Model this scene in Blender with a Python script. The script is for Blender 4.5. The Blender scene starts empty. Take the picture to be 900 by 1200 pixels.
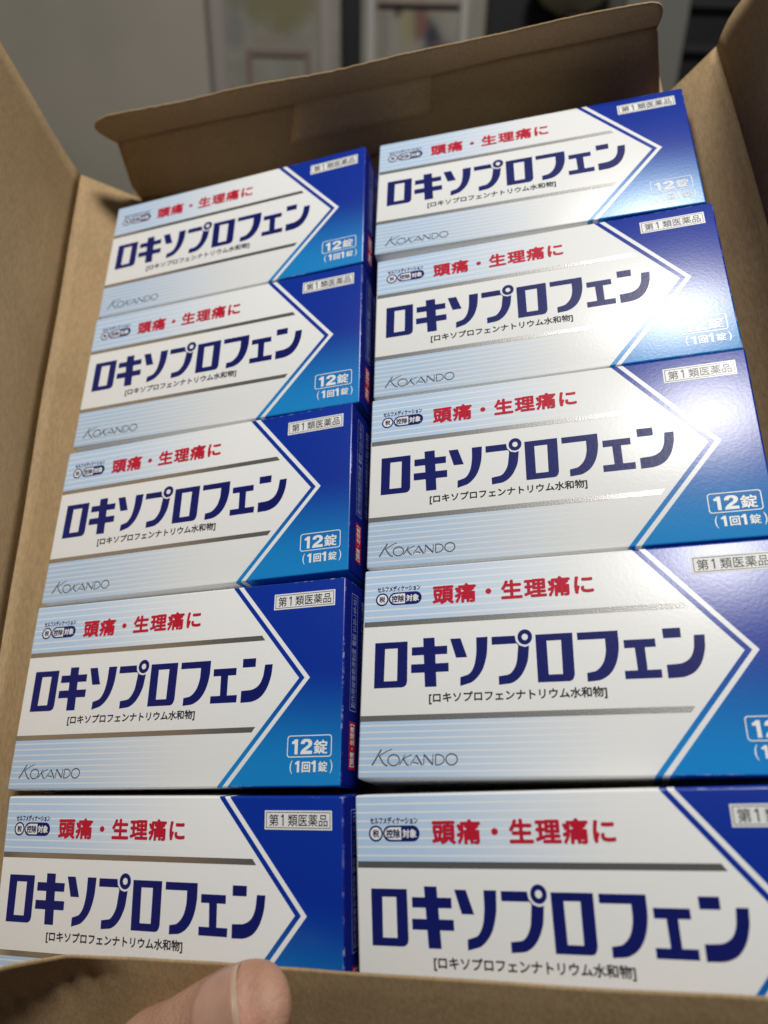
import bpy, bmesh, math, random
from mathutils import Vector, Matrix, noise
random.seed(7)
scene = bpy.context.scene
MM = 0.001
# ---------------------------------------------------------------- frames
# "tray" frame (mm): x along the rows of boxes, y towards the back of the carton, z out of the box faces.
# The carton is held tilted towards the viewer: TILT turns the tray frame into the room (z up).
TILT = Matrix(((0.95216, -0.00332, -0.30558, 0), (-0.17686, 0.80948, -0.55988, 0), (0.24922, 0.58714, 0.77017, 0), (0, 0, 0, 1)))

# ---------------------------------------------------------------- camera
cam_d = bpy.data.cameras.new('camera'); cam = bpy.data.objects.new('camera', cam_d)
scene.collection.objects.link(cam); scene.camera = cam
cam_d.sensor_fit = 'VERTICAL'; cam_d.sensor_height = 36.0; cam_d.sensor_width = 27.0
cam_d.lens = 925.24 / 1200 * 36.0
cam_d.clip_start = 0.005; cam_d.clip_end = 50
Rwc = Matrix(((0.954904791, 0.017564403, -0.296392191), (-0.108472269, -0.908608595, -0.403316485), (-0.276388506, 0.417279178, -0.865729451)))
Rc = Rwc.transposed() @ Matrix(((1, 0, 0), (0, -1, 0), (0, 0, -1)))
Mc = Rc.to_4x4(); Mc.translation = Vector((63.10726, -124.79435, 185.24814)) * MM
cam.matrix_world = TILT @ Mc
cam_d.dof.use_dof = True
cam_d.dof.focus_distance = 0.208
cam_d.dof.aperture_fstop = 10.5

# ---------------------------------------------------------------- light, exposure
world = bpy.data.worlds.new('World'); scene.world = world; world.use_nodes = True
bg = world.node_tree.nodes['Background']
bg.inputs['Color'].default_value = (0.86, 0.93, 1.0, 1); bg.inputs['Strength'].default_value = 0.048
lamp_d = bpy.data.lights.new('ceiling_lamp', 'AREA'); lamp_d.shape = 'DISK'; lamp_d.size = 0.30
lamp_d.energy = 19.0; lamp_d.color = (1.0, 0.985, 0.955)
lamp = bpy.data.objects.new('ceiling_lamp', lamp_d); scene.collection.objects.link(lamp)
aim = Vector((60, 0, 0)) * MM
lpos = aim + Vector((0.325, 0.53, 0.79)).normalized() * 1.25
lamp.matrix_world = TILT @ (Matrix.Translation(lpos) @ (lpos - aim).to_track_quat('Z', 'Y').to_matrix().to_4x4())
vs = scene.view_settings
vs.view_transform = 'Standard'; vs.look = 'None'; vs.gamma = 1.0; vs.exposure = 0.0; vs.use_curve_mapping = False

# ---------------------------------------------------------------- helpers
col = scene.collection
def link(o):
    col.objects.link(o); return o
def tag(o, label, cat, group=None):
    o['label'] = label; o['category'] = cat
    if group: o['group'] = group
    return o
def mesh_obj(name, me, m=None, parent=None):
    o = bpy.data.objects.new(name, me); link(o)
    if m: me.materials.clear(); me.materials.append(m)
    if parent: o.parent = parent
    return o
def empty(name, M):
    o = bpy.data.objects.new(name, None); o.empty_display_size = 0.01; link(o); o.matrix_world = M
    return o
def pymesh(name, verts, faces, smooth=False):
    me = bpy.data.meshes.new(name); me.from_pydata([tuple(v) for v in verts], [], faces); me.update()
    if smooth:
        for p in me.polygons: p.use_smooth = True
    return me

class N:
    """tiny node-math wrapper"""
    def __init__(s, nt): s.nt = nt
    def new(s, t, **k):
        n = s.nt.nodes.new(t)
        for a, b in k.items(): setattr(n, a, b)
        return n
    def put(s, sock, v):
        if isinstance(v, (int, float)): sock.default_value = v
        elif isinstance(v, tuple): sock.default_value = v if len(v) == len(sock.default_value) else (*v, 1)
        else: s.nt.links.new(v, sock)
    def m(s, op, *a):
        n = s.new('ShaderNodeMath', operation=op)
        for i, v in enumerate(a): s.put(n.inputs[i], v)
        return n.outputs[0]
    def mix(s, f, a, b):
        n = s.new('ShaderNodeMix', data_type='RGBA'); s.put(n.inputs[0], f); s.put(n.inputs[6], a); s.put(n.inputs[7], b)
        return n.outputs[2]
    def ss(s, x, a, b):
        n = s.new('ShaderNodeMapRange', interpolation_type='SMOOTHSTEP'); s.put(n.inputs[0], x)
        n.inputs[1].default_value = a; n.inputs[2].default_value = b
        return n.outputs[0]
    def noise(s, vec, scale, detail=2.0, rough=0.5):
        n = s.new('ShaderNodeTexNoise'); s.put(n.inputs['Vector'], vec); n.inputs['Scale'].default_value = scale
        n.inputs['Detail'].default_value = detail; n.inputs['Roughness'].default_value = rough
        return n.outputs[0]
    def bump(s, h, strength, dist, normal=None):
        n = s.new('ShaderNodeBump'); n.inputs['Strength'].default_value = strength; n.inputs['Distance'].default_value = dist
        s.put(n.inputs['Height'], h)
        if normal is not None: s.put(n.inputs['Normal'], normal)
        return n.outputs[0]
def material(name):
    m = bpy.data.materials.new(name); m.use_nodes = True
    nt = m.node_tree; b = nt.nodes['Principled BSDF']
    return m, N(nt), b
def simple(name, c, rough=0.6, metallic=0.0, spec=0.5):
    m, n, b = material(name)
    b.inputs['Base Color'].default_value = (*c, 1); b.inputs['Roughness'].default_value = rough
    b.inputs['Metallic'].default_value = metallic; b.inputs['Specular IOR Level'].default_value = spec
    return m

CARD_ROUGH = 0.30
def card_relief(n, b):
    """coated card: fine orange-peel and slow waviness, different on every box"""
    tc = n.new('ShaderNodeTexCoord').outputs['Object']
    oi = n.new('ShaderNodeObjectInfo').outputs['Random']
    off = n.new('ShaderNodeVectorMath', operation='ADD'); n.put(off.inputs[0], tc)
    cx = n.new('ShaderNodeCombineXYZ'); n.put(cx.inputs[0], n.m('MULTIPLY', oi, 3.0)); n.put(cx.inputs[2], oi)
    n.nt.links.new(cx.outputs[0], off.inputs[1])
    v = off.outputs[0]
    nb = n.bump(n.noise(v, 20, 1), 0.16, 0.0012)
    nb = n.bump(n.noise(v, 1100, 2), 0.15, 0.00012, nb)
    n.nt.links.new(nb, b.inputs['Normal'])
    return tc
def ink(name, c, rough=CARD_ROUGH):
    m, n, b = material(name); card_relief(n, b)
    b.inputs['Base Color'].default_value = (*c, 1); b.inputs['Roughness'].default_value = rough; b.inputs['Specular IOR Level'].default_value = 0.42
    return m
WHITE = (0.77, 0.768, 0.75); PALE = (0.44, 0.585, 0.77)
DEEP = (0.002, 0.026, 0.28); AZURE = (0.010, 0.225, 0.56)
CH, CV = 0.825, 25.6                     # chevron slope and the height of its tip
def make_card():
    m, n, b = material('printed_carton_card')
    tc = card_relief(n, b)
    sx = n.new('ShaderNodeSeparateXYZ'); n.put(sx.inputs[0], tc)
    u = n.m('MULTIPLY', sx.outputs[0], 1000.0)
    v = n.m('MINIMUM', n.m('MAXIMUM', n.m('MULTIPLY', sx.outputs[1], -1000.0), 0.0), 51.74)
    d = n.m('ADD', u, n.m('MULTIPLY', n.m('ABSOLUTE', n.m('SUBTRACT', v, CV)), CH))
    blue = n.m('MAXIMUM', n.m('GREATER_THAN', d, 90.8), n.m('MULTIPLY', n.m('GREATER_THAN', d, 87.8), n.m('LESS_THAN', d, 89.35)))
    g = n.ss(n.m('SUBTRACT', v, n.m('MULTIPLY', n.m('SUBTRACT', u, 85.0), 0.12)), 21.0, 51.0)
    bluec = n.mix(g, DEEP, AZURE)
    # pale blue fields, fading to white towards the middle of the face, with fine white rules
    up = n.m('LESS_THAN', v, 14.0); lo = n.m('GREATER_THAN', v, 38.0)
    fade = n.m('SUBTRACT', 1.0, n.ss(u, 6.0, 66.0))
    fu = n.m('FRACT', n.m('DIVIDE', n.m('SUBTRACT', v, 1.05), 1.80)); fl = n.m('FRACT', n.m('DIVIDE', n.m('SUBTRACT', v, 38.9), 1.50))
    ru = n.m('LESS_THAN', n.m('ABSOLUTE', n.m('SUBTRACT', fu, 0.5)), 0.10)
    rl = n.m('LESS_THAN', n.m('ABSOLUTE', n.m('SUBTRACT', fl, 0.5)), 0.12)
    rule = n.m('ADD', n.m('MULTIPLY', up, ru), n.m('MULTIPLY', lo, rl))
    pale = n.m('MULTIPLY', n.m('MULTIPLY', n.m('ADD', up, lo), fade), n.m('SUBTRACT', 1.0, n.m('MULTIPLY', rule, 0.8)))
    c = n.mix(pale, WHITE, PALE)
    c = n.mix(blue, c, bluec)
    c = n.mix(n.m('GREATER_THAN', u, 99.75), c, (0.004, 0.012, 0.19))
    # rubbed folds and painted-in glints: pale flecks here and there along the face edges
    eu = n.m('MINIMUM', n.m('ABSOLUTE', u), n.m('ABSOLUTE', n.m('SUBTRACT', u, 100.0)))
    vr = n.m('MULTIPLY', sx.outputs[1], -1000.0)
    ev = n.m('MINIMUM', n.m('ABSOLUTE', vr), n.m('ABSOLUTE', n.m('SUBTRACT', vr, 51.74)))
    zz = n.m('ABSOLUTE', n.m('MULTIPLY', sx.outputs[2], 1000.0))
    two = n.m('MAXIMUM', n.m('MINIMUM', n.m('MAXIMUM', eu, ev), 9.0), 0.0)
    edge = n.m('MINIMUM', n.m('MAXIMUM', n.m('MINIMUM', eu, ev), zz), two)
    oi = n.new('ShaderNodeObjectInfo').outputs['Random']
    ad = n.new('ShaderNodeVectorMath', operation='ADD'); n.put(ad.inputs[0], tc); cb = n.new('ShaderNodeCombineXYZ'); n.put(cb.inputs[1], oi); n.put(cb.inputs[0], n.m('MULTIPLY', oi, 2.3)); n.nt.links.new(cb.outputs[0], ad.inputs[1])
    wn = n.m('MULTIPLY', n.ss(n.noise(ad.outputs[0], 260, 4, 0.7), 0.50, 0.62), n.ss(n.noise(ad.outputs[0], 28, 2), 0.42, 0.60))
    wear_glint = n.m('MULTIPLY', n.m('LESS_THAN', edge, 0.42), wn)
    c = n.mix(n.m('MULTIPLY', wear_glint, 0.34), c, (0.66, 0.66, 0.66))
    # cut line of the tuck flap on the end panel
    seam = n.m('MULTIPLY', n.m('GREATER_THAN', u, 99.75), n.m('LESS_THAN', n.m('ABSOLUTE', n.m('SUBTRACT', zz, 1.5)), 0.10))
    c = n.mix(n.m('MULTIPLY', seam, 0.7), c, (0.002, 0.004, 0.05))
    n.put(b.inputs['Base Color'], c)
    b.inputs['Roughness'].default_value = CARD_ROUGH; b.inputs['Specular IOR Level'].default_value = 0.42
    return m
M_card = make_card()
M_navy = ink('navy_ink', (0.006, 0.010, 0.118)); M_red = ink('red_ink', (0.50, 0.012, 0.035)); M_black = ink('black_ink', (0.02, 0.02, 0.024))
M_white = ink('white_ink', WHITE); M_lilac = ink('lilac_ink', (0.27, 0.31, 0.58)); M_grey = ink('grey_ink', (0.07, 0.08, 0.09)); M_label = ink('label_ink', (0.50, 0.015, 0.04))
def make_foil():
    m, n, b = material('silver_foil')
    tc = n.new('ShaderNodeTexCoord').outputs['Object']
    b.inputs['Base Color'].default_value = (0.80, 0.78, 0.74, 1); b.inputs['Metallic'].default_value = 0.96; b.inputs['Roughness'].default_value = 0.27
    n.put(b.inputs['Normal'], n.bump(n.noise(tc, 2600, 1), 0.22, 0.00010, n.bump(n.noise(tc, 20, 1), 0.16, 0.0012)))
    return m
M_foil = make_foil()
def make_kraft(name, c, k=1.0):
    m, n, b = material(name)
    tc = n.new('ShaderNodeTexCoord').outputs['Object']
    mp = n.new('ShaderNodeMapping'); mp.inputs['Scale'].default_value = (1.0, 0.25, 1.0); n.put(mp.inputs[0], tc)
    a = n.noise(tc, 45, 4, 0.6); f = n.noise(mp.outputs[0], 1400, 3, 0.7); s = n.noise(tc, 420, 2, 0.6); big = n.noise(tc, 9, 2)
    c1 = tuple(x * 0.86 for x in c); c2 = tuple(min(1, x * 1.12) for x in c)
    cc = n.mix(n.ss(n.m('ADD', n.m('MULTIPLY', a, 0.25), n.m('MULTIPLY', f, 0.75)), 0.36, 0.64), c1, c2)
    cc = n.mix(n.m('MULTIPLY', n.ss(s, 0.70, 0.78), 0.45), cc, tuple(x * 0.45 for x in c))
    cc = n.mix(n.m('MULTIPLY', n.ss(n.noise(tc, 610, 1), 0.72, 0.78), 0.4), cc, tuple(min(1, x * 1.5) for x in c))
    mp2 = n.new('ShaderNodeMapping'); mp2.inputs['Scale'].default_value = (1.0, 0.12, 1.0); mp2.inputs['Rotation'].default_value = (0.3, 0.2, 0.5); n.put(mp2.inputs[0], tc)
    cc = n.mix(n.m('MULTIPLY', n.ss(n.noise(mp2.outputs[0], 160, 3, 0.7), 0.60, 0.72), 0.22), cc, tuple(min(1, x * 1.35) for x in c))
    cc = n.mix(n.m('MULTIPLY', n.ss(n.noise(tc, 26, 3, 0.6), 0.55, 0.75), 0.22), cc, tuple(x * 0.62 for x in c))
    n.put(b.inputs['Base Color'], cc)
    b.inputs['Roughness'].default_value = 0.72; b.inputs['Specular IOR Level'].default_value = 0.28
    nb = n.bump(big, 0.3, 0.003); nb = n.bump(a, 0.15, 0.0006, nb); nb = n.bump(f, 0.35, 0.00018, nb)
    n.put(b.inputs['Normal'], nb)
    return m
KR = (0.355, 0.242, 0.125)
M_kraft = make_kraft('kraft_board', KR); M_kraft2 = make_kraft('kraft_board_light', (0.47, 0.335, 0.185))

# ---------------------------------------------------------------- room behind (blurred)
def box_mesh(name, x0, x1, y0, y1, z0, z1, bev=0.0):
    bm = bmesh.new(); bmesh.ops.create_cube(bm, size=1)
    for v in bm.verts: v.co = Vector(((x0 + x1) / 2 + v.co.x * (x1 - x0), (y0 + y1) / 2 + v.co.y * (y1 - y0), (z0 + z1) / 2 + v.co.z * (z1 - z0))) * MM
    if bev: bmesh.ops.bevel(bm, geom=bm.edges[:], offset=bev * MM, segments=2, affect='EDGES', profile=0.5)
    me = bpy.data.meshes.new(name); bm.to_mesh(me); bm.free(); return me
def mottled(name, c, c2, scale, rough=0.7):
    m, n, b = material(name); tc = n.new('ShaderNodeTexCoord').outputs['Object']
    n.put(b.inputs['Base Color'], n.mix(n.ss(n.noise(tc, scale, 3), 0.35, 0.65), c, c2)); b.inputs['Roughness'].default_value = rough
    return m
M_wall = mottled('grey_paint', (0.37, 0.335, 0.27), (0.41, 0.37, 0.30), 6)
wall = mesh_obj('wall', box_mesh('wall', -1600, 1700, 1060, 1100, -900, 1400), M_wall); wall['kind'] = 'structure'
floor = mesh_obj('floor', box_mesh('floor', -1600, 1700, -900, 1060, -940, -900), mottled('dark_floor', (0.10, 0.085, 0.07), (0.14, 0.12, 0.10), 4)); floor['kind'] = 'structure'

# ---------------------------------------------------------------- shipping carton (kraft)
carton = empty('shipping_carton', TILT @ Matrix.Translation(Vector((0, -20, -24)) * MM))
tag(carton, 'opened brown kraft shipping carton holding the ten medicine boxes', 'cardboard box')
CO = Vector((0, -20, -24))
def patch(name, fn, nu, nv, mat, parent, thick=0.7, amp=0.25, sc=0.03, offset=1.0, seed=0.0):
    vs_, fs = [], []
    for j in range(nv + 1):
        for i in range(nu + 1):
            p = Vector(fn(i / nu, j / nv))
            w = noise.noise(p * sc + Vector((seed, seed * 2, 5.1))) * amp
            vs_.append((p + Vector((w, w, w)) - CO) * MM)
    for j in range(nv):
        for i in range(nu):
            a = j * (nu + 1) + i; fs.append((a, a + 1, a + nu + 2, a + nu + 1))
    me = pymesh(name, vs_, fs, True)
    o = mesh_obj(name, me, mat, parent)
    if thick:
        s = o.modifiers.new('board', 'SOLIDIFY'); s.thickness = thick * MM; s.offset = offset; s.use_even_offset = False
    return o
def lerp(a, b, t): return tuple(x + (y - x) * t for x, y in zip(a, b))
def poly(pts, t):
    """point along a polyline given as [(t, (x, y, z)), ...]"""
    for (t0, p0), (t1, p1) in zip(pts, pts[1:]):
        if t <= t1: return lerp(p0, p1, (t - t0) / (t1 - t0))
    return pts[-1][1]
def floor_z(y): return -22.6 if y > -106 else -22.6 - (-106 - y) * math.tan(math.radians(8.2))
patch('carton_floor', lambda s, t: (-119 + s * (219 - 0) if False else -119.5 + s * 215 + (1 - t) * 5 * s, -180 + t * (318 + (1 - s) * 7), floor_z(-180 + t * 322)), 12, 30, M_kraft, carton, offset=-1.0, amp=0.0)
# left wall: splayed outwards at the back, upright at the front
Lb = [(0, (-115.5, 136.5, -22.5)), (0.10, (-108.8, 108, -22.5)), (0.75, (-107.6, -90, -22.5)), (1, (-107.6, -180, -33))]
Lt = [(0, (-127.5, 130.3, 0)), (0.38, (-121.1, 25, 0)), (0.70, (-114.0, -68.5, 0)), (1, (-108.6, -168, 1.0))]
patch('side_wall', lambda s, t: lerp(poly(Lb, s), poly(Lt, s), t), 40, 6, M_kraft, carton, offset=1.0, seed=1)
patch('side_flap', lambda s, t: (lambda p: (p[0] + 0.22 * 72 * t - 1.2 * math.sin(t * 3), p[1] - (1 - s) * 0.08 * 72 * t, p[2] + 72 * t))(poly(Lt, s)), 40, 14, M_kraft, carton, amp=0.9, sc=0.022, offset=1.0, seed=2)
Rb_ = [(0, (94.4, 120.6, -22.5)), (0.07, (101.2, 106, -22.5)), (1, (102.5, -180, -33))]
Rt_ = [(0, (113.4, 129.6, -14)), (0.27, (115.7, 50.2, -14)), (1, (122, -168, -14))]
patch('side_wall', lambda s, t: lerp(poly(Rb_, s), poly(Rt_, s), t), 44, 6, M_kraft, carton, offset=-1.0, seed=3)
patch('side_flap', lambda s, t: (lambda p: (p[0] + 0.268 * 66 * t + 0.8 * math.sin(t * 2.5), p[1] - (1 - s) * (0.36 * 66 * t - 5 * math.sin(min(1, t * 3) * math.pi) * 0.5), p[2] + 66 * t))(poly(Rt_, s)), 40, 14, M_kraft, carton, amp=0.9, sc=0.022, offset=-1.0, seed=4)
# back panel, its tuck lip and the glued tab
bl, br = (-114.4, 135.7, -15.0), (94.0, 120.1, -15.0)
cl, cr = (-109.0, 138.1, 4.36), (93.75, 122.8, 4.15)
def back_fn(s, t):
    if t < 0.25: return lerp(lerp((-114.4, 135.7, -22.6), (94.0, 120.1, -22.6), s), lerp(bl, br, s), t / 0.25)
    return lerp(lerp(bl, br, s), lerp(cl, cr, s), (t - 0.25) / 0.75)
back = patch('back_panel', back_fn, 44, 12, M_kraft, carton, thick=0.7, offset=1.0, amp=0.45, seed=5)
def lip(s, t):
    wl = -109.0 + (-2.6 * math.sin(min(1, t / 0.6) * math.pi / 2) if t < 0.6 else -2.6 + 8.8 * (1 - math.sqrt(max(0, 1 - ((t - 0.6) / 0.4) ** 2))))
    wr = 93.75 + (1.2 * math.sin(min(1, t / 0.55) * math.pi / 2) if t < 0.55 else 1.2 - 3.6 * (1 - math.sqrt(max(0, 1 - ((t - 0.55) / 0.45) ** 2))))
    x = wl + (wr - wl) * s
    y = 138.1 - 15.3 * (x + 109.0) / 202.75 - (4.7 - 1.2 * s) * t
    z = 4.3 + (14.5 - 3.7 * s) * t
    rag = 0.22 * noise.noise(Vector((x * 0.35, 3.1, 0))) + 0.16 * noise.noise(Vector((x * 1.3, 9.1, 0)))
    return (x, y, z + (0.35 * math.sin(x * 0.11) + rag) * t)
patch('tuck_lip', lip, 150, 10, M_kraft, carton, thick=0.55, offset=1.0, amp=0.3, seed=6)
patch('glue_tab', lambda s, t: lerp(lerp((-39.8, 129.2, -9.3), (16.2, 125.2, -8.1), s), lerp((-31.1, 131.7, 6.2), (19.7, 127.7, 4.9), s), t), 10, 4, M_kraft2, carton, thick=0.4, offset=-1.0, amp=0.15, seed=7)
# front panel, leaning in over the nearest row; its left corner is crumpled and curls up
Ee = [(0, (-98.5, -151.5, 10.0)), (0.05, (-91.0, -147.8, 12.5)), (0.11, (-80.5, -145.0, 11.0)), (0.17, (-69.8, -143.0, 6.0)), (0.24, (-54.6, -143.0, 3.9)), (0.37, (-31.9, -142.9, 5.4)), (0.55, (0.9, -143.1, 7.5)), (0.78, (42.9, -143.2, 10.2)), (1, (100, -142.8, 13.4))]
Ec = [(0, (-102.5, -160.6, -8.0)), (0.05, (-95.0, -156.0, -6.0)), (0.11, (-84.0, -152.2, -4.0)), (0.17, (-70.4, -147.3, -0.9)), (0.24, (-55.0, -146.6, 1.7)), (0.37, (-32.2, -146.5, 3.2)), (0.55, (0.9, -146.7, 5.3)), (0.78, (42.9, -146.8, 8.0)), (1, (100, -146.4, 11.2))]
def front(s, t):
    e, c = poly(Ee, s), poly(Ec, s)
    if t < 0.25:
        p = lerp(e, c, t / 0.25)
    elif t < 0.6:
        k = (t - 0.25) / 0.35; p = (c[0] - 1.0 * k, c[1] - 13.5 * k, c[2] - 9.0 * k)
    else:
        k = (t - 0.6) / 0.4; q = (c[0] - 1.0, c[1] - 13.5, c[2] - 9.0); p = lerp(q, (c[0], -181 - 0.0 * s, -34.5), k)
    if s < 0.24:
        w = math.sin(min(1, s / 0.24) * math.pi) * math.exp(-((t - 0.25) / 0.09) ** 2)
        p = (p[0], p[1] + 0.6 * w * math.sin(p[0] * 1.1), p[2] + 0.9 * w * math.sin(p[0] * 0.8 + 1))
    return p
patch('front_panel', front, 90, 28, M_kraft, carton, thick=0.45, offset=-1.0, amp=0.2, sc=0.06, seed=8)

# ---------------------------------------------------------------- medicine box: shared meshes
W, H, D = 100.0, 51.74, 18.0
def P2(u, v, z=0.04): return Vector((u, -v, z)) * MM
def polys_mesh(name, rings_list, z=0.04):
    """filled flat shapes on the face; each entry is a list of rings (outer, holes...) in (u, v) mm"""
    bm = bmesh.new()
    for rings in rings_list:
        es = []
        for r in rings:
            vsb = [bm.verts.new(P2(u, v, z)) for u, v in r]
            es += [bm.edges.new((vsb[i], vsb[(i + 1) % len(vsb)])) for i in range(len(vsb))]
        bmesh.ops.triangle_fill(bm, use_beauty=True, use_dissolve=False, edges=es, normal=(0, 0, 1))
    for f in bm.faces:
        f.normal_update()
        if f.normal.z < 0: f.normal_flip()
    me = bpy.data.meshes.new(name); bm.to_mesh(me); bm.free(); return me
def ell(cu, cv, ru, rv, n=28): return [(cu + ru * math.cos(2 * math.pi * i / n), cv + rv * math.sin(2 * math.pi * i / n)) for i in range(n)]
def smooth(pts, idx, k=3):
    """replace the corners listed in idx by short Chaikin curves"""
    out = []
    n = len(pts)
    for i, p in enumerate(pts):
        if i in idx:
            a, b = pts[i - 1], pts[(i + 1) % n]
            q0 = ((a[0] + p[0]) / 2 if (i - 1) % n in idx else (a[0] + 3 * p[0]) / 4, (a[1] + p[1]) / 2 if (i - 1) % n in idx else (a[1] + 3 * p[1]) / 4)
            q1 = ((b[0] + p[0]) / 2 if (i + 1) % n in idx else (b[0] + 3 * p[0]) / 4, (b[1] + p[1]) / 2 if (i + 1) % n in idx else (b[1] + 3 * p[1]) / 4)
            for j in range(k + 1):
                t = j / k
                pt = tuple((1 - t) ** 2 * q0[c] + 2 * t * (1 - t) * p[c] + t * t * q1[c] for c in (0, 1))
                if not out or abs(out[-1][0] - pt[0]) + abs(out[-1][1] - pt[1]) > 0.02: out.append(pt)
        else: out.append(p)
    return out
def stroke(pts, w, close=False):
    """a polyline as a ribbon of width w -> list of quads (as rings)"""
    out = []
    pp = list(pts) + ([pts[0]] if close else [])
    n = len(pp); L, Rr = [], []
    for i in range(n):
        a = Vector(pp[max(i - 1, 0)]); b = Vector(pp[min(i + 1, n - 1)])
        if close and i in (0, n - 1): a, b = Vector(pp[n - 2]), Vector(pp[1])
        d = (b - a).normalized(); nn = Vector((-d.y, d.x)) * w / 2
        L.append(tuple(Vector(pp[i]) + nn)); Rr.append(tuple(Vector(pp[i]) - nn))
    for i in range(n - 1): out.append([[L[i], L[i + 1], Rr[i + 1], Rr[i]]])
    return out
def rrect(u0, v0, u1, v1, r, n=5):
    out = []
    for cu, cv, a0 in ((u1 - r, v0 + r, -90), (u1 - r, v1 - r, 0), (u0 + r, v1 - r, 90), (u0 + r, v0 + r, 180)):
        for i in range(n + 1):
            a = math.radians(a0 + 90 * i / n); out.append((cu + r * math.cos(a), cv + r * math.sin(a)))
    return out
def text_mesh(name, body, u0, v0, u1, v1, bold=0.0, z=0.045, space=1.0, keep=False):
    """lettering fitted to the rectangle (u0,v0)-(u1,v1) of the face"""
    cu = bpy.data.curves.new(name, 'FONT'); cu.body = body; cu.size = 1.0; cu.resolution_u = 2; cu.space_character = space
    cu.fill_mode = 'FRONT'
    o = bpy.data.objects.new('tmp', cu); link(o)
    bpy.context.view_layer.update()
    me = bpy.data.meshes.new_from_object(o.evaluated_get(bpy.context.evaluated_depsgraph_get()))
    bpy.data.objects.remove(o); bpy.data.curves.remove(cu)
    dz = [0.0] * len(me.vertices)
    if bold:                                        # heavier weight: the glyphs overprinted at small shifts, each a hair higher
        vs0 = [v.co.copy() for v in me.vertices]; fs0 = [tuple(p.vertices) for p in me.polygons]; n0 = len(vs0)
        vs1, fs1, dz = [], [], []
        sh = [(0, 0)] + [(math.cos(math.pi * k / 4) * bold, math.sin(math.pi * k / 4) * bold) for k in range(8)]
        for k, (dx, dy) in enumerate(sh):
            vs1 += [(v.x + dx, v.y + dy, 0) for v in vs0]; dz += [0.004 * k] * n0
            fs1 += [tuple(i + k * n0 for i in f) for f in fs0]
        bpy.data.meshes.remove(me); me = pymesh(name, vs1, fs1)
    xs = [v.co.x for v in me.vertices]; ys = [v.co.y for v in me.vertices]
    x0, x1, y0, y1 = min(xs), max(xs), min(ys), max(ys)
    sx = (u1 - u0) / (x1 - x0); sy = (v1 - v0) / (y1 - y0)
    for v, q in zip(me.vertices, dz):
        v.co = P2(u0 + (v.co.x - x0) * sx, v1 - (v.co.y - y0) * sy, z + q)
    me.name = name; me.materials.clear(); me.update()
    return me
def join_meshes(name, ms):
    bm = bmesh.new()
    for m in ms: bm.from_mesh(m); bpy.data.meshes.remove(m)
    me = bpy.data.meshes.new(name); bm.to_mesh(me); bm.free(); return me

# body: folded card, softly rounded edges, very slightly bowed panels
def body_mesh():
    bm = bmesh.new(); bmesh.ops.create_cube(bm, size=1)
    for v in bm.verts: v.co = Vector((W / 2 + v.co.x * W, -H / 2 + v.co.y * H, -D / 2 + v.co.z * D)) * MM
    bmesh.ops.bevel(bm, geom=bm.edges[:], offset=0.55 * MM, segments=3, affect='EDGES', profile=0.5)
    for f in bm.faces: f.smooth = True
    me = bpy.data.meshes.new('carton_body'); bm.to_mesh(me); bm.free()
    return me
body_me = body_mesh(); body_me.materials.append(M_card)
# product name, drawn stroke by stroke
ro1 = [smooth([(3.45, 19.45), (11.8, 19.45), (11.8, 30.72), (3.45, 30.72)], {2}), [(6.05, 21.05), (9.3, 21.05), (9.25, 29.1), (5.95, 29.1)]]
ro1[0] = [(3.45, 19.45), (11.8, 19.45), (11.8, 29.3), (11.6, 30.1), (11.1, 30.55), (10.5, 30.72), (3.45, 30.72)]
ki = [(15.75, 18.85), (18.6, 18.85), (18.68, 21.02), (21.75, 21.02), (21.75, 23.05), (18.78, 23.05), (18.86, 25.25), (22.05, 25.25), (22.05, 27.35), (18.95, 27.35), (19.08, 30.85), (16.22, 30.85), (16.08, 27.35), (12.75, 27.35), (12.75, 25.25), (16.0, 25.25), (15.9, 23.05), (12.9, 23.05), (12.9, 21.02), (15.82, 21.02)]
so1 = [(22.5, 19.4), (25.05, 19.4), (26.6, 24.1), (23.9, 24.1)]
so2 = smooth([(28.9, 19.4), (31.65, 19.4), (31.4, 23.8), (30.3, 27.6), (28.0, 30.1), (24.8, 30.95), (24.85, 28.87), (27.2, 28.18), (28.38, 26.2), (28.86, 23.07)], {2, 3, 4, 7, 8, 9})
pu1 = smooth([(32.6, 19.5), (38.15, 19.5), (38.35, 20.9), (39.2, 21.95), (40.4, 22.35), (41.42, 22.1), (40.95, 25.95), (39.44, 29.11), (37.34, 30.75), (34.0, 31.05), (33.98, 29.05), (36.88, 28.67), (38.31, 26.38), (38.85, 21.95), (38.55, 21.42), (32.6, 21.42)], {6, 7, 8, 11, 12})
pu2 = [ell(40.5, 19.95, 1.72, 1.85), ell(40.5, 19.95, 0.72, 0.80)]
ro2 = [[(42.97, 19.55), (51.5, 19.55), (51.4, 29.3), (51.15, 30.15), (50.75, 30.65), (50.1, 30.85), (43.0, 30.85)], [(45.5, 21.15), (48.85, 21.15), (48.75, 29.15), (45.55, 29.15)]]
fu = smooth([(52.55, 19.65), (61.68, 19.65), (61.66, 23.67), (60.98, 26.92), (59.44, 29.55), (57.25, 30.9), (54.11, 31.15), (54.12, 29.16), (56.4, 28.77), (58.02, 27.05), (58.73, 24.35), (58.73, 21.4), (52.56, 21.4)], {2, 3, 4, 5, 8, 9, 10})
ee = [(62.75, 22.0), (69.6, 22.0), (69.6, 23.88), (67.22, 23.88), (67.28, 29.05), (70.25, 29.05), (70.2, 30.92), (62.38, 30.92), (62.36, 29.05), (65.2, 29.05), (65.05, 23.88), (62.77, 23.88)]
nn1 = [(71.35, 19.8), (75.2, 19.8), (75.17, 22.05), (71.37, 22.05)]
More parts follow.
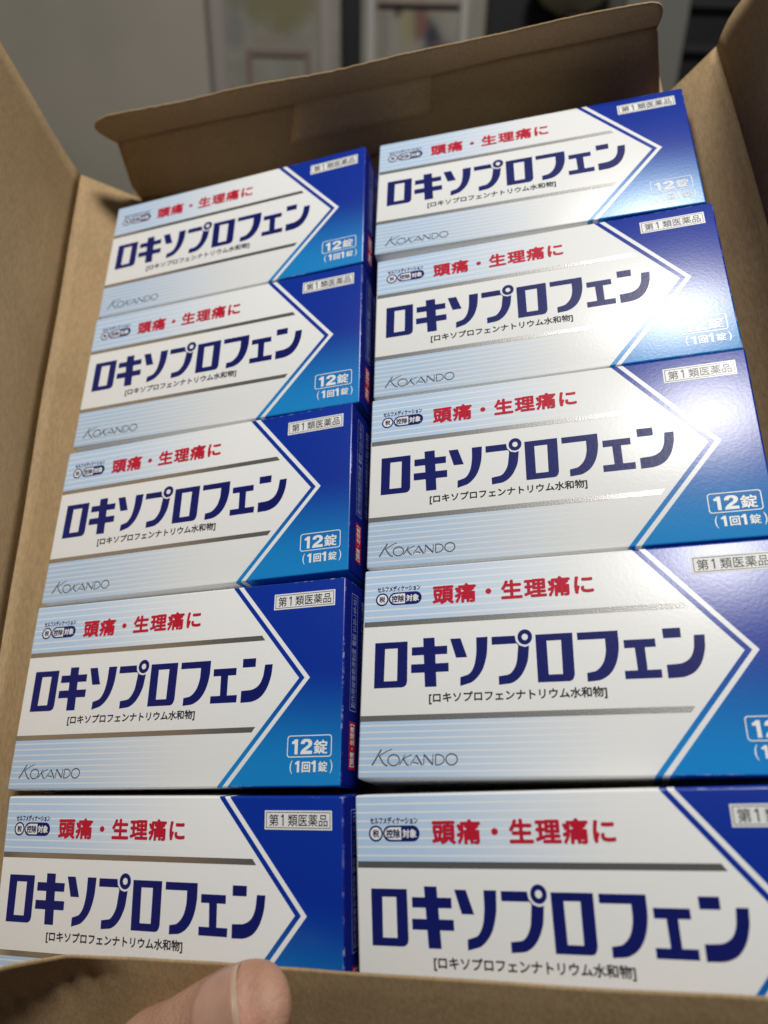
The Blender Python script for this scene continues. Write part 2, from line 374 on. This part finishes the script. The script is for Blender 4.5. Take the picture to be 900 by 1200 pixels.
nn2 = smooth([(77.9, 21.65), (80.15, 21.65), (79.92, 24.66), (78.95, 27.79), (77.18, 30.08), (74.86, 31.0), (71.4, 31.1), (71.41, 28.1), (74.76, 27.95), (76.62, 26.89), (77.54, 24.8)], {2, 3, 4, 5, 8, 9, 10})
name_me = polys_mesh('product_name', [ro1, [ki], [so1], [so2], [pu1], pu2, ro2, [fu], [ee], [nn1], [nn2]])
sub_me = text_mesh('ingredient_line', '[ロキソプロフェンナトリウム水和物]', 17.21, 32.25, 58.13, 35.0, 0.024)
symp_me = text_mesh('symptom_line', '頭痛・生理痛に', 18.15, 5.35, 57.35, 10.4, 0.036, space=1.12)
# maker logo
def logo_mesh():
    th, tk = 0.20, 0.36
    S = []
    S += stroke([(5.73, 45.14), (3.56, 48.68)], tk) + stroke([(8.32, 45.11), (6.7, 45.75), (5.21, 46.61)], th) + stroke([(5.21, 46.61), (6.3, 48.3), (6.75, 48.68), (7.34, 48.8)], tk * 0.85)
    S += stroke(ell(8.77, 47.58, 1.39, 1.23, 30), 0.27, True)
    S += stroke([(11.51, 46.47), (10.15, 48.71)], th * 1.2) + stroke([(13.08, 46.44), (11.13, 47.32)], th) + stroke([(11.13, 47.32), (11.8, 48.45), (12.05, 48.65), (12.46, 48.79)], tk * 0.8)
    S += stroke([(14.26, 46.50), (12.79, 48.75)], th) + stroke([(14.20, 46.5), (15.57, 48.80)], tk) + stroke([(13.49, 48.2), (14.1, 48.2), (14.79, 48.55)], tk * 0.7)
    S += stroke([(16.08, 46.42), (15.95, 48.78)], th) + stroke([(16.05, 46.42), (18.12, 48.74)], tk) + stroke([(18.19, 46.40), (18.09, 48.74)], th)
    S += stroke([(18.84, 46.46), (18.73, 48.76)], th * 1.3) + stroke([(18.8, 46.5), (19.6, 46.5), (20.3, 46.75), (20.75, 47.25), (20.78, 47.85), (20.45, 48.4), (19.7, 48.72), (18.73, 48.76)], 0.25)
    S += stroke(ell(22.53, 47.6, 1.33, 1.22, 30), 0.27, True)
    bm = bmesh.new()
    for (r,) in S:
        try: bm.faces.new([bm.verts.new(P2(u, v, 0.045)) for u, v in r])
        except ValueError: pass
    for f in bm.faces:
        f.normal_update()
        if f.normal.z < 0: f.normal_flip()
    me = bpy.data.meshes.new('maker_logo'); bm.to_mesh(me); bm.free(); return me
logo_me = logo_mesh()
# tax-deduction badge
badge_plate = polys_mesh('badge_plate', [[ell(4.97, 8.16, 1.38, 1.38)], [[(x, y) for x, y in rrect(6.95, 6.75, 15.1, 9.6, 1.42, 8)]]], 0.04)
ring = lambda cu, cv, r, w: [ell(cu, cv, r, r), ell(cu, cv, r - w, r - w)]
badge_outline = polys_mesh('badge_outline', [ring(4.97, 8.16, 1.70, 0.38), [rrect(6.72, 6.52, 15.32, 9.83, 1.65, 8), rrect(6.95, 6.75, 11.0, 9.6, 0.02, 1)[0:0] or [(11.0, 6.88), (11.0, 9.47), (8.45, 9.47), (7.7, 9.2), (7.2, 8.65), (7.06, 8.16), (7.2, 7.65), (7.7, 7.12), (8.45, 6.88)]]], 0.05)
badge_txt = join_meshes('badge_lettering', [text_mesh('a', 'セルフメディケーション', 3.65, 4.72, 15.0, 6.2, 0.035), text_mesh('b', '税', 4.2, 7.38, 5.75, 8.95, 0.03, 0.055), text_mesh('c', '控除', 7.45, 7.25, 10.75, 9.12, 0.03, 0.055)])
badge_txt2 = text_mesh('badge_reversed_lettering', '対象', 11.3, 7.25, 14.6, 9.12, 0.03, 0.06)
# class label
def digit(ch, u0, v0, u1, v1):
    one = [(.34, 0), (.70, 0), (.70, 1), (.34, 1), (.34, .31), (.02, .31), (.02, .14), (.18, .12), (.29, .06)]
    two = [(.04, .33), (.06, .2), (.15, .08), (.32, .01), (.52, 0), (.72, .03), (.88, .12), (.95, .26), (.93, .40), (.82, .54), (.62, .66), (.44, .78), (.95, .78), (.95, 1), (.03, 1), (.06, .84), (.2, .68), (.45, .52), (.6, .42), (.66, .32), (.63, .23), (.52, .18), (.42, .2), (.36, .26), (.34, .34)]
    return [[(u0 + (u1 - u0) * a, v0 + (v1 - v0) * b_) for a, b_ in (one if ch == '1' else two)]]
lab_plate = polys_mesh('class_plate', [[[(79.55, 3.12), (97.12, 3.12), (97.12, 7.38), (79.55, 7.38)]]], 0.04)
lab_line = polys_mesh('class_border', [[[(79.95, 3.48), (96.72, 3.48), (96.72, 7.02), (79.95, 7.02)], [(80.1, 3.63), (96.57, 3.63), (96.57, 6.87), (80.1, 6.87)]]], 0.05)
lab_txt = join_meshes('class_lettering', [text_mesh('a', '第', 80.75, 3.95, 83.25, 6.58, 0.004, 0.055), polys_mesh('b', [[[(84.32, 4.0), (84.62, 4.0), (84.62, 6.5), (84.32, 6.5), (84.32, 4.5), (83.9, 4.72), (83.9, 4.45)]]], 0.055), text_mesh('c', '類医薬品', 85.75, 3.95, 96.0, 6.58, 0.004, 0.055)])
# tablet count
cnt_frame = polys_mesh('count_frame', [[rrect(85.42, 39.72, 97.37, 44.92, 0.75), rrect(85.65, 39.95, 97.14, 44.69, 0.58)]], 0.045)
cnt_txt = join_meshes('count_lettering', [polys_mesh('a', [digit('1', 86.7, 40.65, 89.0, 44.2), digit('2', 88.95, 40.6, 92.35, 44.2), digit('1', 87.75, 45.75, 89.45, 48.4), digit('1', 92.1, 45.75, 93.8, 48.4)], 0.045), text_mesh('b', '錠', 92.6, 40.9, 96.25, 44.25, 0.022),
    text_mesh('d', '回', 89.6, 46.0, 91.85, 48.45, 0.03), text_mesh('f', '錠', 93.95, 45.95, 96.35, 48.4, 0.02),
    text_mesh('g', '(', 86.35, 45.6, 87.05, 48.75, 0.0), text_mesh('h', ')', 97.0, 45.6, 97.7, 48.75, 0.0)])
stripe_u = polys_mesh('foil_stripe', [[[(0.45, 13.92), (76.5, 13.92), (77.5, 15.25), (0.45, 15.25)]]], 0.04)
stripe_l = polys_mesh('foil_stripe', [[[(0.2, 37.28), (76.2, 37.28), (75.2, 38.6), (0.2, 38.6)]]], 0.04)
# end panel print (x = W plane): mapped from flat (p along the depth, q along v)
def to_end(me):
    for v in me.vertices:
        p, q, z = v.co.x, v.co.y, v.co.z
        v.co = Vector((W * MM + z, q, -p))
    me.update(); return me
def end_text(name, body, p0, q0, p1, q1, bold=0.0, z=0.05):
    """text reading bottom-to-top on the end panel"""
    me = text_mesh(name, body, 0, 0, q1 - q0, p1 - p0, bold, 0.0)
    for v in me.vertices:
        a, b_ = v.co.x / MM, -v.co.y / MM              # a: along reading, b_: downwards from the letters' tops
        v.co = P2(p0 + b_, q1 - a, z + v.co.z / MM)
    return to_end(me)
end_frame = to_end(polys_mesh('relief_frame', [[[(4.3, 3.2), (8.6, 3.2), (8.6, 33.6), (4.3, 33.6)], [(4.5, 3.4), (8.4, 3.4), (8.4, 33.4), (4.5, 33.4)]]], 0.04))
end_txt = end_text('relief_lettering', '副作用被害救済制度 電話 0120-149-931', 5.1, 4.0, 7.8, 32.8, 0.01)
end_txt2 = end_text('maker_address', 'お問い合わせ先 お客様相談窓口 電話 受付時間', 11.2, 4.0, 13.4, 32.0, 0.005)
red_tab = to_end(polys_mesh('red_tab', [[[(4.3, 36.2), (8.4, 36.2), (8.4, 47.6), (4.3, 47.6)]]], 0.04))
red_txt = end_text('red_tab_lettering', '【頭痛・生理痛】', 5.0, 36.8, 7.7, 47.0, 0.02)
for f in (end_frame, end_txt, end_txt2, red_tab, red_txt):
    for p in f.polygons:
        if p.normal.x < 0: p.flip()
    f.update()
# tuck-flap seam on the end panel: thin card edge line
for me, m in ((name_me, M_navy), (sub_me, M_black), (symp_me, M_red), (logo_me, M_grey), (badge_plate, M_white), (badge_outline, M_navy), (badge_txt, M_navy), (badge_txt2, M_white), (lab_plate, M_white), (lab_line, M_black), (lab_txt, M_black), (cnt_frame, M_white), (cnt_txt, M_white), (stripe_u, M_foil), (stripe_l, M_foil), (end_frame, M_lilac), (end_txt, M_lilac), (end_txt2, M_lilac), (red_tab, M_label), (red_txt, M_white)):
    me.materials.clear(); me.materials.append(m)
PARTS = [('carton_body', body_me, ()), ('product_name', name_me, ()), ('ingredient_line', sub_me, ()), ('symptom_line', symp_me, ()), ('maker_logo', logo_me, ()),
    ('tax_badge', badge_plate, (('badge_outline', badge_outline), ('badge_lettering', badge_txt), ('badge_lettering', badge_txt2))),
    ('class_label', lab_plate, (('label_border', lab_line), ('label_lettering', lab_txt))),
    ('count_mark', cnt_frame, (('count_lettering', cnt_txt),)), ('foil_stripe', stripe_u, ()), ('foil_stripe', stripe_l, ()),
    ('helpline_panel', end_frame, (('helpline_lettering', end_txt), ('contact_lettering', end_txt2))), ('red_tab', red_tab, (('red_tab_lettering', red_txt),))]
BOXES = [  # x, y, z (mm, top-left corner of the face), rx, ry, rz in the tray frame
    (-105.29853, 105.60095, 0.05247, 0.01105, 0.0006, 0.0081, 'medicine box at the back of the left column, below the dark carton flap'),
    (-104.63369, 52.6416, 0.1665, 0.01944, -0.00248, 0.00463, 'medicine box second from the back in the left column'),
    (-105.58802, -0.68918, -1.29461, 0.01391, -0.02884, 0.00764, 'medicine box in the middle of the left column, glints along its blue edge'),
    (-104.93298, -53.76451, -1.08899, 0.05167, -0.04356, -0.00615, 'medicine box in the left column just behind the one nearest the thumb'),
    (-103.36919, -107.14261, -3.08958, 0.14626, -0.06258, -0.01376, 'medicine box at the front of the left column, partly covered above the thumb'),
    (-0.67203, 106.71482, -1.44958, -0.0450, 0.0600, -0.00368, 'medicine box at the back of the right column, beside the carton corner'),
    (0.22218, 52.38821, 0.49104, -0.01306, 0.0370, 0.00187, 'medicine box second from the back in the right column, blue corner bleached by glare'),
    (0.0, 0.0, 1.10858, 0.0090, 0.0090, -0.00892, 'medicine box in the middle of the right column, blue end washed out by lamp glare'),
    (-0.33237, -52.9047, 1.95553, -0.0061, 0.01174, -0.00538, 'medicine box second from the front in the right column, count mark cut off'),
    (-0.72096, -108.35216, 3.32579, 0.13221, -0.05676, 0.00591, 'medicine box at the front of the right column, lower half hidden by the carton edge')]
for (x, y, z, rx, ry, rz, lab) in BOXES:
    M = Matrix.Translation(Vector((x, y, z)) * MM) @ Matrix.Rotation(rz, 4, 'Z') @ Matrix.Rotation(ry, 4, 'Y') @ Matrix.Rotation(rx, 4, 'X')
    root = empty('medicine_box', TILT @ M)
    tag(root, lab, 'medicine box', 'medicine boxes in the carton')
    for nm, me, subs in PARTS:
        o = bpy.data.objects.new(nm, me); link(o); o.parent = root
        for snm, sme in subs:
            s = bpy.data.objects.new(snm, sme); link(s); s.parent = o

# ---------------------------------------------------------------- hand holding the carton
def make_skin():
    m, n, b = material('skin'); tc = n.new('ShaderNodeTexCoord').outputs['Object']
    c = n.mix(n.ss(n.noise(tc, 90, 4), 0.3, 0.7), (0.35, 0.185, 0.12), (0.45, 0.262, 0.182))
    c = n.mix(n.m('MULTIPLY', n.ss(n.noise(tc, 40, 2), 0.45, 0.7), 0.6), c, (0.45, 0.165, 0.125))
    n.put(b.inputs['Base Color'], c); b.inputs['Roughness'].default_value = 0.6; b.inputs['Specular IOR Level'].default_value = 0.3
    b.inputs['Subsurface Weight'].default_value = 0.15; b.inputs['Subsurface Radius'].default_value = (0.004, 0.0015, 0.0008); b.inputs['Subsurface Scale'].default_value = 0.5
    wv = n.new('ShaderNodeTexWave'); wv.inputs['Scale'].default_value = 190; wv.inputs['Distortion'].default_value = 7; wv.inputs['Detail'].default_value = 3; wv.inputs['Detail Scale'].default_value = 2.0
    mpw = n.new('ShaderNodeMapping'); mpw.inputs['Rotation'].default_value = (0.2, 0.3, 0.45); n.put(mpw.inputs[0], tc); n.put(wv.inputs['Vector'], mpw.outputs[0])
    w = n.new('ShaderNodeTexVoronoi'); w.inputs['Scale'].default_value = 1500; n.put(w.inputs['Vector'], tc)
    nb = n.bump(w.outputs['Distance'], 0.45, 0.00018, n.bump(wv.outputs['Fac'], 0.16, 0.0005, n.bump(n.noise(tc, 160, 3), 0.22, 0.0006))); n.put(b.inputs['Normal'], nb)
    return m
M_skin = make_skin()
def make_nail():
    m, n, b = material('nail'); tc = n.new('ShaderNodeTexCoord').outputs['Object']
    n.put(b.inputs['Base Color'], n.mix(n.ss(n.noise(tc, 120, 2), 0.3, 0.7), (0.42, 0.235, 0.17), (0.49, 0.29, 0.215)))
    b.inputs['Roughness'].default_value = 0.36
    mp = n.new('ShaderNodeMapping'); mp.inputs['Scale'].default_value = (0.15, 1, 1); n.put(mp.inputs[0], tc)
    n.put(b.inputs['Normal'], n.bump(n.noise(mp.outputs[0], 900, 2), 0.2, 0.0001))
    return m
M_nail = make_nail(); M_free = simple('nail_free_edge', (0.50, 0.38, 0.26), 0.45)
def loft(rings, seg=28):
    """rings: (centre, half_width, half_thickness, side_dir, up_dir)"""
    vs_, fs = [], []
    for c, w, t, sd, ud in rings:
        for k in range(seg):
            a = 2 * math.pi * k / seg
            vs_.append(Vector(c) + sd * (w * math.cos(a)) + ud * (t * math.sin(a)))
    for j in range(len(rings) - 1):
        for k in range(seg):
            a, b_ = j * seg + k, j * seg + (k + 1) % seg
            fs.append((a, b_, b_ + seg, a + seg))
    n0 = len(vs_); vs_.append(Vector(rings[0][0])); vs_.append(Vector(rings[-1][0]))
    for k in range(seg):
        fs.append((n0, (k + 1) % seg, k)); e = (len(rings) - 1) * seg; fs.append((n0 + 1, e + k, e + (k + 1) % seg))
    return vs_, fs
TIP = Vector((-18.5, -150.2, 10.4)); T1 = Vector((-51.0, -165.8, -2.6)); T2 = Vector((-92, -192, -30))
ax = (TIP - T1).normalized()
nup = Vector((0.26, 0.36, 0.89)); nup = (nup - ax * nup.dot(ax)).normalized(); nsd = ax.cross(nup)
def thumb_r(s):
    """half width, half thickness at distance s (mm) along the axis from TIP (negative: towards the knuckle)"""
    K = [(-40, 10.2, 9.6), (-33, 10.6, 9.9), (-24, 9.7, 8.9), (-14, 9.9, 8.4), (-6, 9.6, 7.6), (-1, 9.0, 6.6), (1, 8.6, 5.9), (3, 7.9, 5.2), (5, 6.6, 4.4), (6.3, 5.1, 3.5), (7.3, 3.0, 2.2), (7.8, 0.3, 0.3)]
    for a, b_ in zip(K, K[1:]):
        if s <= b_[0]:
            k = (s - a[0]) / (b_[0] - a[0]); k = max(0, k); return a[1] + (b_[1] - a[1]) * k, a[2] + (b_[2] - a[2]) * k
    return K[-1][1:]
rings = []
pb = (T1 - T2).normalized(); ub = (nup - pb * nup.dot(pb)).normalized(); sb = pb.cross(ub)
for k in range(9):
    t = k / 9; c = T2 + (T1 - T2) * t; rings.append((c, 14 - 4.0 * t, 13 - 3.6 * t, sb, ub))
L1_ = (TIP - T1).length
for s in (-36, -33, -30, -27, -24, -20, -16, -12, -9, -6, -3, 0, 1.5, 3, 4, 5, 5.7, 6.3, 6.9, 7.4, 7.8):
    w, t = thumb_r(s); rings.append((TIP + ax * s - nup * (0.9 if s > 2 else 0), w * 1.07, t * 1.02, nsd, nup))
V, F = loft(rings)
def add(v2, f2):
    n = len(V); V.extend(v2); F.extend([tuple(i + n for i in f) for f in f2])
X_, Y_, Z_ = Vector((1, 0, 0)), Vector((0, 1, 0)), Vector((0, 0, 1))
add(*loft([(Vector((-45, -214, -66)), 36, 9, X_, Z_), (Vector((-48, -225, -67)), 42, 13, X_, Z_), (Vector((-55, -250, -72)), 43, 16, X_, Z_), (Vector((-64, -280, -78)), 36, 18, X_, Z_), (Vector((-72, -305, -84)), 29, 18, X_, Z_), (Vector((-90, -370, -100)), 33, 23, X_, Z_)]))
add(*loft([(T2 + Vector((6, 4, 3)), 11, 11, sb, ub), (T2, 14, 13, sb, ub), (Vector((-84, -225, -52)), 17, 15, sb, ub), (Vector((-70, -255, -70)), 18, 14, sb, ub)]))
for fx, ln, r in ((-78, 52, 7.6), (-56, 60, 8.2), (-35, 56, 7.9), (-15, 44, 6.9)):
    pts = [Vector((fx * 0.9 - 6, -226, -66)), Vector((fx, -206, -62)), Vector((fx + 2, -206 + ln * 0.36, -52)), Vector((fx + 3, -206 + ln * 0.72, -44.5)), Vector((fx + 3, -206 + ln, -42)), Vector((fx + 3, -206 + ln + 5, -41.8))]
    rr = [r * 1.1, r * 1.08, r * 1.02, r * 0.94, r * 0.82, r * 0.35]
    add(*loft([(p, q, q * 0.92, X_, Vector((0, -0.25, 0.97))) for p, q in zip(pts, rr)], 18))
HO = Vector((-60, -230, -60))
hand_me = pymesh('hand_skin', [(v - HO) * MM for v in V], F, True)
hand = mesh_obj('hand', hand_me, M_skin)
hand.matrix_world = TILT @ Matrix.Translation(HO * MM)
tag(hand, 'bare hand with its thumb pressing on the front edge of the brown carton', 'hand')
r_ = hand.modifiers.new('one_skin', 'REMESH'); r_.mode = 'VOXEL'; r_.voxel_size = 0.0008; r_.use_smooth_shade = True
s_ = hand.modifiers.new('soft', 'SMOOTH'); s_.iterations = 6; s_.factor = 0.5
def nail_patch(name, s0, s1, lift, mat, n=16, half=math.radians(62), inset=0.6, curve=2.0):
    vs_, fs = [], []
    for j in range(n + 1):
        for i in range(n + 1):
            a = -half + 2 * half * i / n; q = a / half
            s = s0(q) + (s1(q) - s0(q)) * j / n
            w, t = (10.3 - 0.075 * (s + 12)), (8.25 - 0.085 * (s + 12))
            edge = lift - inset * abs(q) ** 4 - (0.8 * max(0, 1 - j / 3) if name == 'thumbnail' else 0)
            # nail is flatter than the finger's own back
            p = TIP + ax * s + nsd * ((w + edge) * math.sin(a)) + nup * ((t + edge) * (math.cos(a) * 0.94 + 0.06))
            vs_.append((p - HO) * MM)
    for j in range(n):
        for i in range(n):
            a = j * (n + 1) + i; fs.append((a, a + 1, a + n + 2, a + n + 1))
    o = mesh_obj(name, pymesh(name, vs_, fs, True), mat, hand)
    sm = o.modifiers.new('plate', 'SOLIDIFY'); sm.thickness = 0.35 * MM; sm.offset = 0
    return o
cut = lambda q: 1.9 - 2.2 * q * q
nail = nail_patch('thumbnail', lambda q: -12.5 + 2.6 * q * q, cut, 0.30, M_nail)
nail_patch('nail_free_edge', cut, lambda q: cut(q) + 0.6, 0.30, M_free, inset=0.6)

# ---------------------------------------------------------------- blurred things behind the carton
def thing(name, x, y, z, label, cat):
    o = empty(name, Matrix.Translation(Vector((x, y, z)) * MM)); tag(o, label, cat); return o
def part(name, par, m, x0, x1, y0, y1, z0, z1, bev=1.0):
    """a box in room coordinates (mm) parented to par"""
    c = par.matrix_world.translation / MM
    me = box_mesh(name, x0 - c.x, x1 - c.x, y0 - c.y, y1 - c.y, z0 - c.z, z1 - c.z, bev)
    return mesh_obj(name, me, m, par)
def soft_print(name, base, spots, nscale=30, rough=0.45):
    """a printed sheet with soft-edged colour areas; spots: (x, z, rx, rz, colour, strength) in mm, object space"""
    m, n, b = material(name); tc = n.new('ShaderNodeTexCoord').outputs['Object']
    sp = n.new('ShaderNodeSeparateXYZ'); n.put(sp.inputs[0], tc)
    wob = n.m('MULTIPLY', n.m('SUBTRACT', n.noise(tc, nscale, 3), 0.5), 1.6)
    c = n.mix(n.ss(n.noise(tc, 18, 3), 0.35, 0.65), tuple(x * 0.92 for x in base), tuple(x * 1.08 for x in base))
    for (x, z, rx, rz, cc, k) in spots:
        dx = n.m('DIVIDE', n.m('SUBTRACT', n.m('MULTIPLY', sp.outputs[0], 1000.0), x), rx); dz = n.m('DIVIDE', n.m('SUBTRACT', n.m('MULTIPLY', sp.outputs[2], 1000.0), z), rz)
        r = n.m('ADD', n.m('SQRT', n.m('ADD', n.m('MULTIPLY', dx, dx), n.m('MULTIPLY', dz, dz))), wob)
        c = n.mix(n.m('MULTIPLY', n.m('SUBTRACT', 1.0, n.ss(r, 0.45, 1.35)), k), c, cc)
    n.put(b.inputs['Base Color'], c); b.inputs['Roughness'].default_value = rough
    return m
M_film = soft_print('print_backing', (0.29, 0.275, 0.23), [(10, 470, 60, 52, (0.20, 0.185, 0.09), 0.9), (-52, 425, 16, 26, (0.20, 0.20, 0.18), 0.7), (70, 430, 12, 60, (0.36, 0.33, 0.30), 0.7), (0, 405, 50, 12, (0.30, 0.25, 0.21), 0.5)]); M_pink = simple('pinkish_edge', (0.36, 0.31, 0.28), 0.4)
M_olive = mottled('olive_print', (0.22, 0.205, 0.13), (0.27, 0.25, 0.17), 25); M_brownline = simple('brown_print', (0.22, 0.16, 0.13), 0.6)
M_dark = simple('black_plastic', (0.012, 0.012, 0.013), 0.5); M_cream = soft_print('cream_card', (0.30, 0.28, 0.235), [(14, 422, 13, 22, (0.03, 0.035, 0.06), 0.95), (-4, 440, 14, 24, (0.19, 0.09, 0.07), 0.9), (-32, 452, 8, 9, (0.08, 0.05, 0.035), 0.9), (-20, 436, 12, 28, (0.30, 0.28, 0.14), 0.7), (24, 410, 22, 10, (0.14, 0.08, 0.09), 0.7), (-52, 440, 8, 80, (0.20, 0.185, 0.15), 0.6)], 40)
bd = thing('hanging_print', -160, 1040, -300, 'pale print with pinkish edge strips hanging behind the carton flap', 'print')
part('backing', bd, M_film, -250, -70, 1040, 1046, -300, 420)
part('edge_strip', bd, M_pink, -246, -228, 1034, 1040, -300, 420); part('edge_strip', bd, M_pink, -98, -82, 1034, 1040, -300, 420)
for (x0, x1, z0, z1) in ((-200, -112, 96, 103), (-200, -193, 30, 96), (-119, -112, 30, 96), (-200, -112, 24, 31)): part('frame_line', bd, M_brownline, x0, x1, 1037, 1040, z0, z1, 0)
po = thing('black_post', -52, 1030, -300, 'narrow black upright post between the pale print and the picture board', 'post')
part('post', po, M_dark, -66, -44, 1020, 1050, -300, 420); part('cap', po, M_dark, -68, -42, 1018, 1052, 420, 430)
pb_ = thing('picture_board', 40, 1040, -300, 'cream picture board with dark blurred figures behind the carton flap', 'picture board')
part('backing', pb_, M_cream, -42, 118, 1040, 1048, -300, 420)
M_pale = simple('pale_bar', (0.47, 0.46, 0.42), 0.5)
for x in (-34, 92): part('frame_bar', pb_, M_pale, x, x + 9, 1032, 1040, -300, 420)
part('frame_bar', pb_, M_brownline, -20, 90, 1034, 1040, 158, 163)
cb = thing('dark_cabinet', 210, 1010, -400, 'black cabinet side behind the tuck lip of the carton', 'cabinet')
part('door', cb, M_dark, 128, 268, 1000, 1058, -400, 520); part('handle', cb, simple('dark_handle', (0.04, 0.04, 0.04), 0.4), 140, 146, 990, 1000, 260, 400)
gp = thing('grey_panel', 320, 990, -400, 'leaning grey panel seen past the back right corner of the carton', 'panel')
part('board', gp, simple('grey_laminate', (0.19, 0.185, 0.16), 0.5), 268, 382, 990, 1052, -400, 520)
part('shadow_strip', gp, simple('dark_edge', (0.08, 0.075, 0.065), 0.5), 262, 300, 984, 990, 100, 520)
bk = thing('black_shelf', 460, 1000, -400, 'black shelving at the right edge behind the carton corner', 'shelf')
part('side', bk, M_dark, 384, 640, 1000, 1056, -400, 520)
for z in (60, 110, 160): part('shelf_board', bk, simple('shelf_edge', (0.03, 0.03, 0.03), 0.4), 384, 640, 990, 1000, z, z + 8)
# cream bowl whose underside shows above the lip
def bowl():
    n_, prof = 40, [(0, 0), (14, 0), (20, 3), (34, 10), (46, 24), (52, 42), (50, 42), (43, 25), (32, 12), (18, 5), (0, 4)]
    vs_, fs = [], []
    for (r, z) in prof:
        vs_ += [Vector((max(r, 0.01) * math.cos(2 * math.pi * i / n_), max(r, 0.01) * math.sin(2 * math.pi * i / n_), z)) * MM for i in range(n_)]
    for j in range(len(prof) - 1):
        for i in range(n_): a, b_ = j * n_ + i, j * n_ + (i + 1) % n_; fs.append((a, b_, b_ + n_, a + n_))
    return pymesh('bowl', vs_, fs, True)
sh = thing('wall_bracket', 222, 960, 140, 'small dark bracket under the cream bowl above the carton lip', 'bracket')
part('arm', sh, M_dark, 214, 230, 930, 1000, 140, 146)
bo = mesh_obj('bowl', bowl(), mottled('cream_glaze', (0.42, 0.36, 0.22), (0.46, 0.40, 0.26), 30, 0.35)); bo.matrix_world = Matrix.Translation(Vector((222, 955, 146.5)) * MM)
tag(bo, 'cream bowl peeking above the top edge of the carton lip', 'bowl')
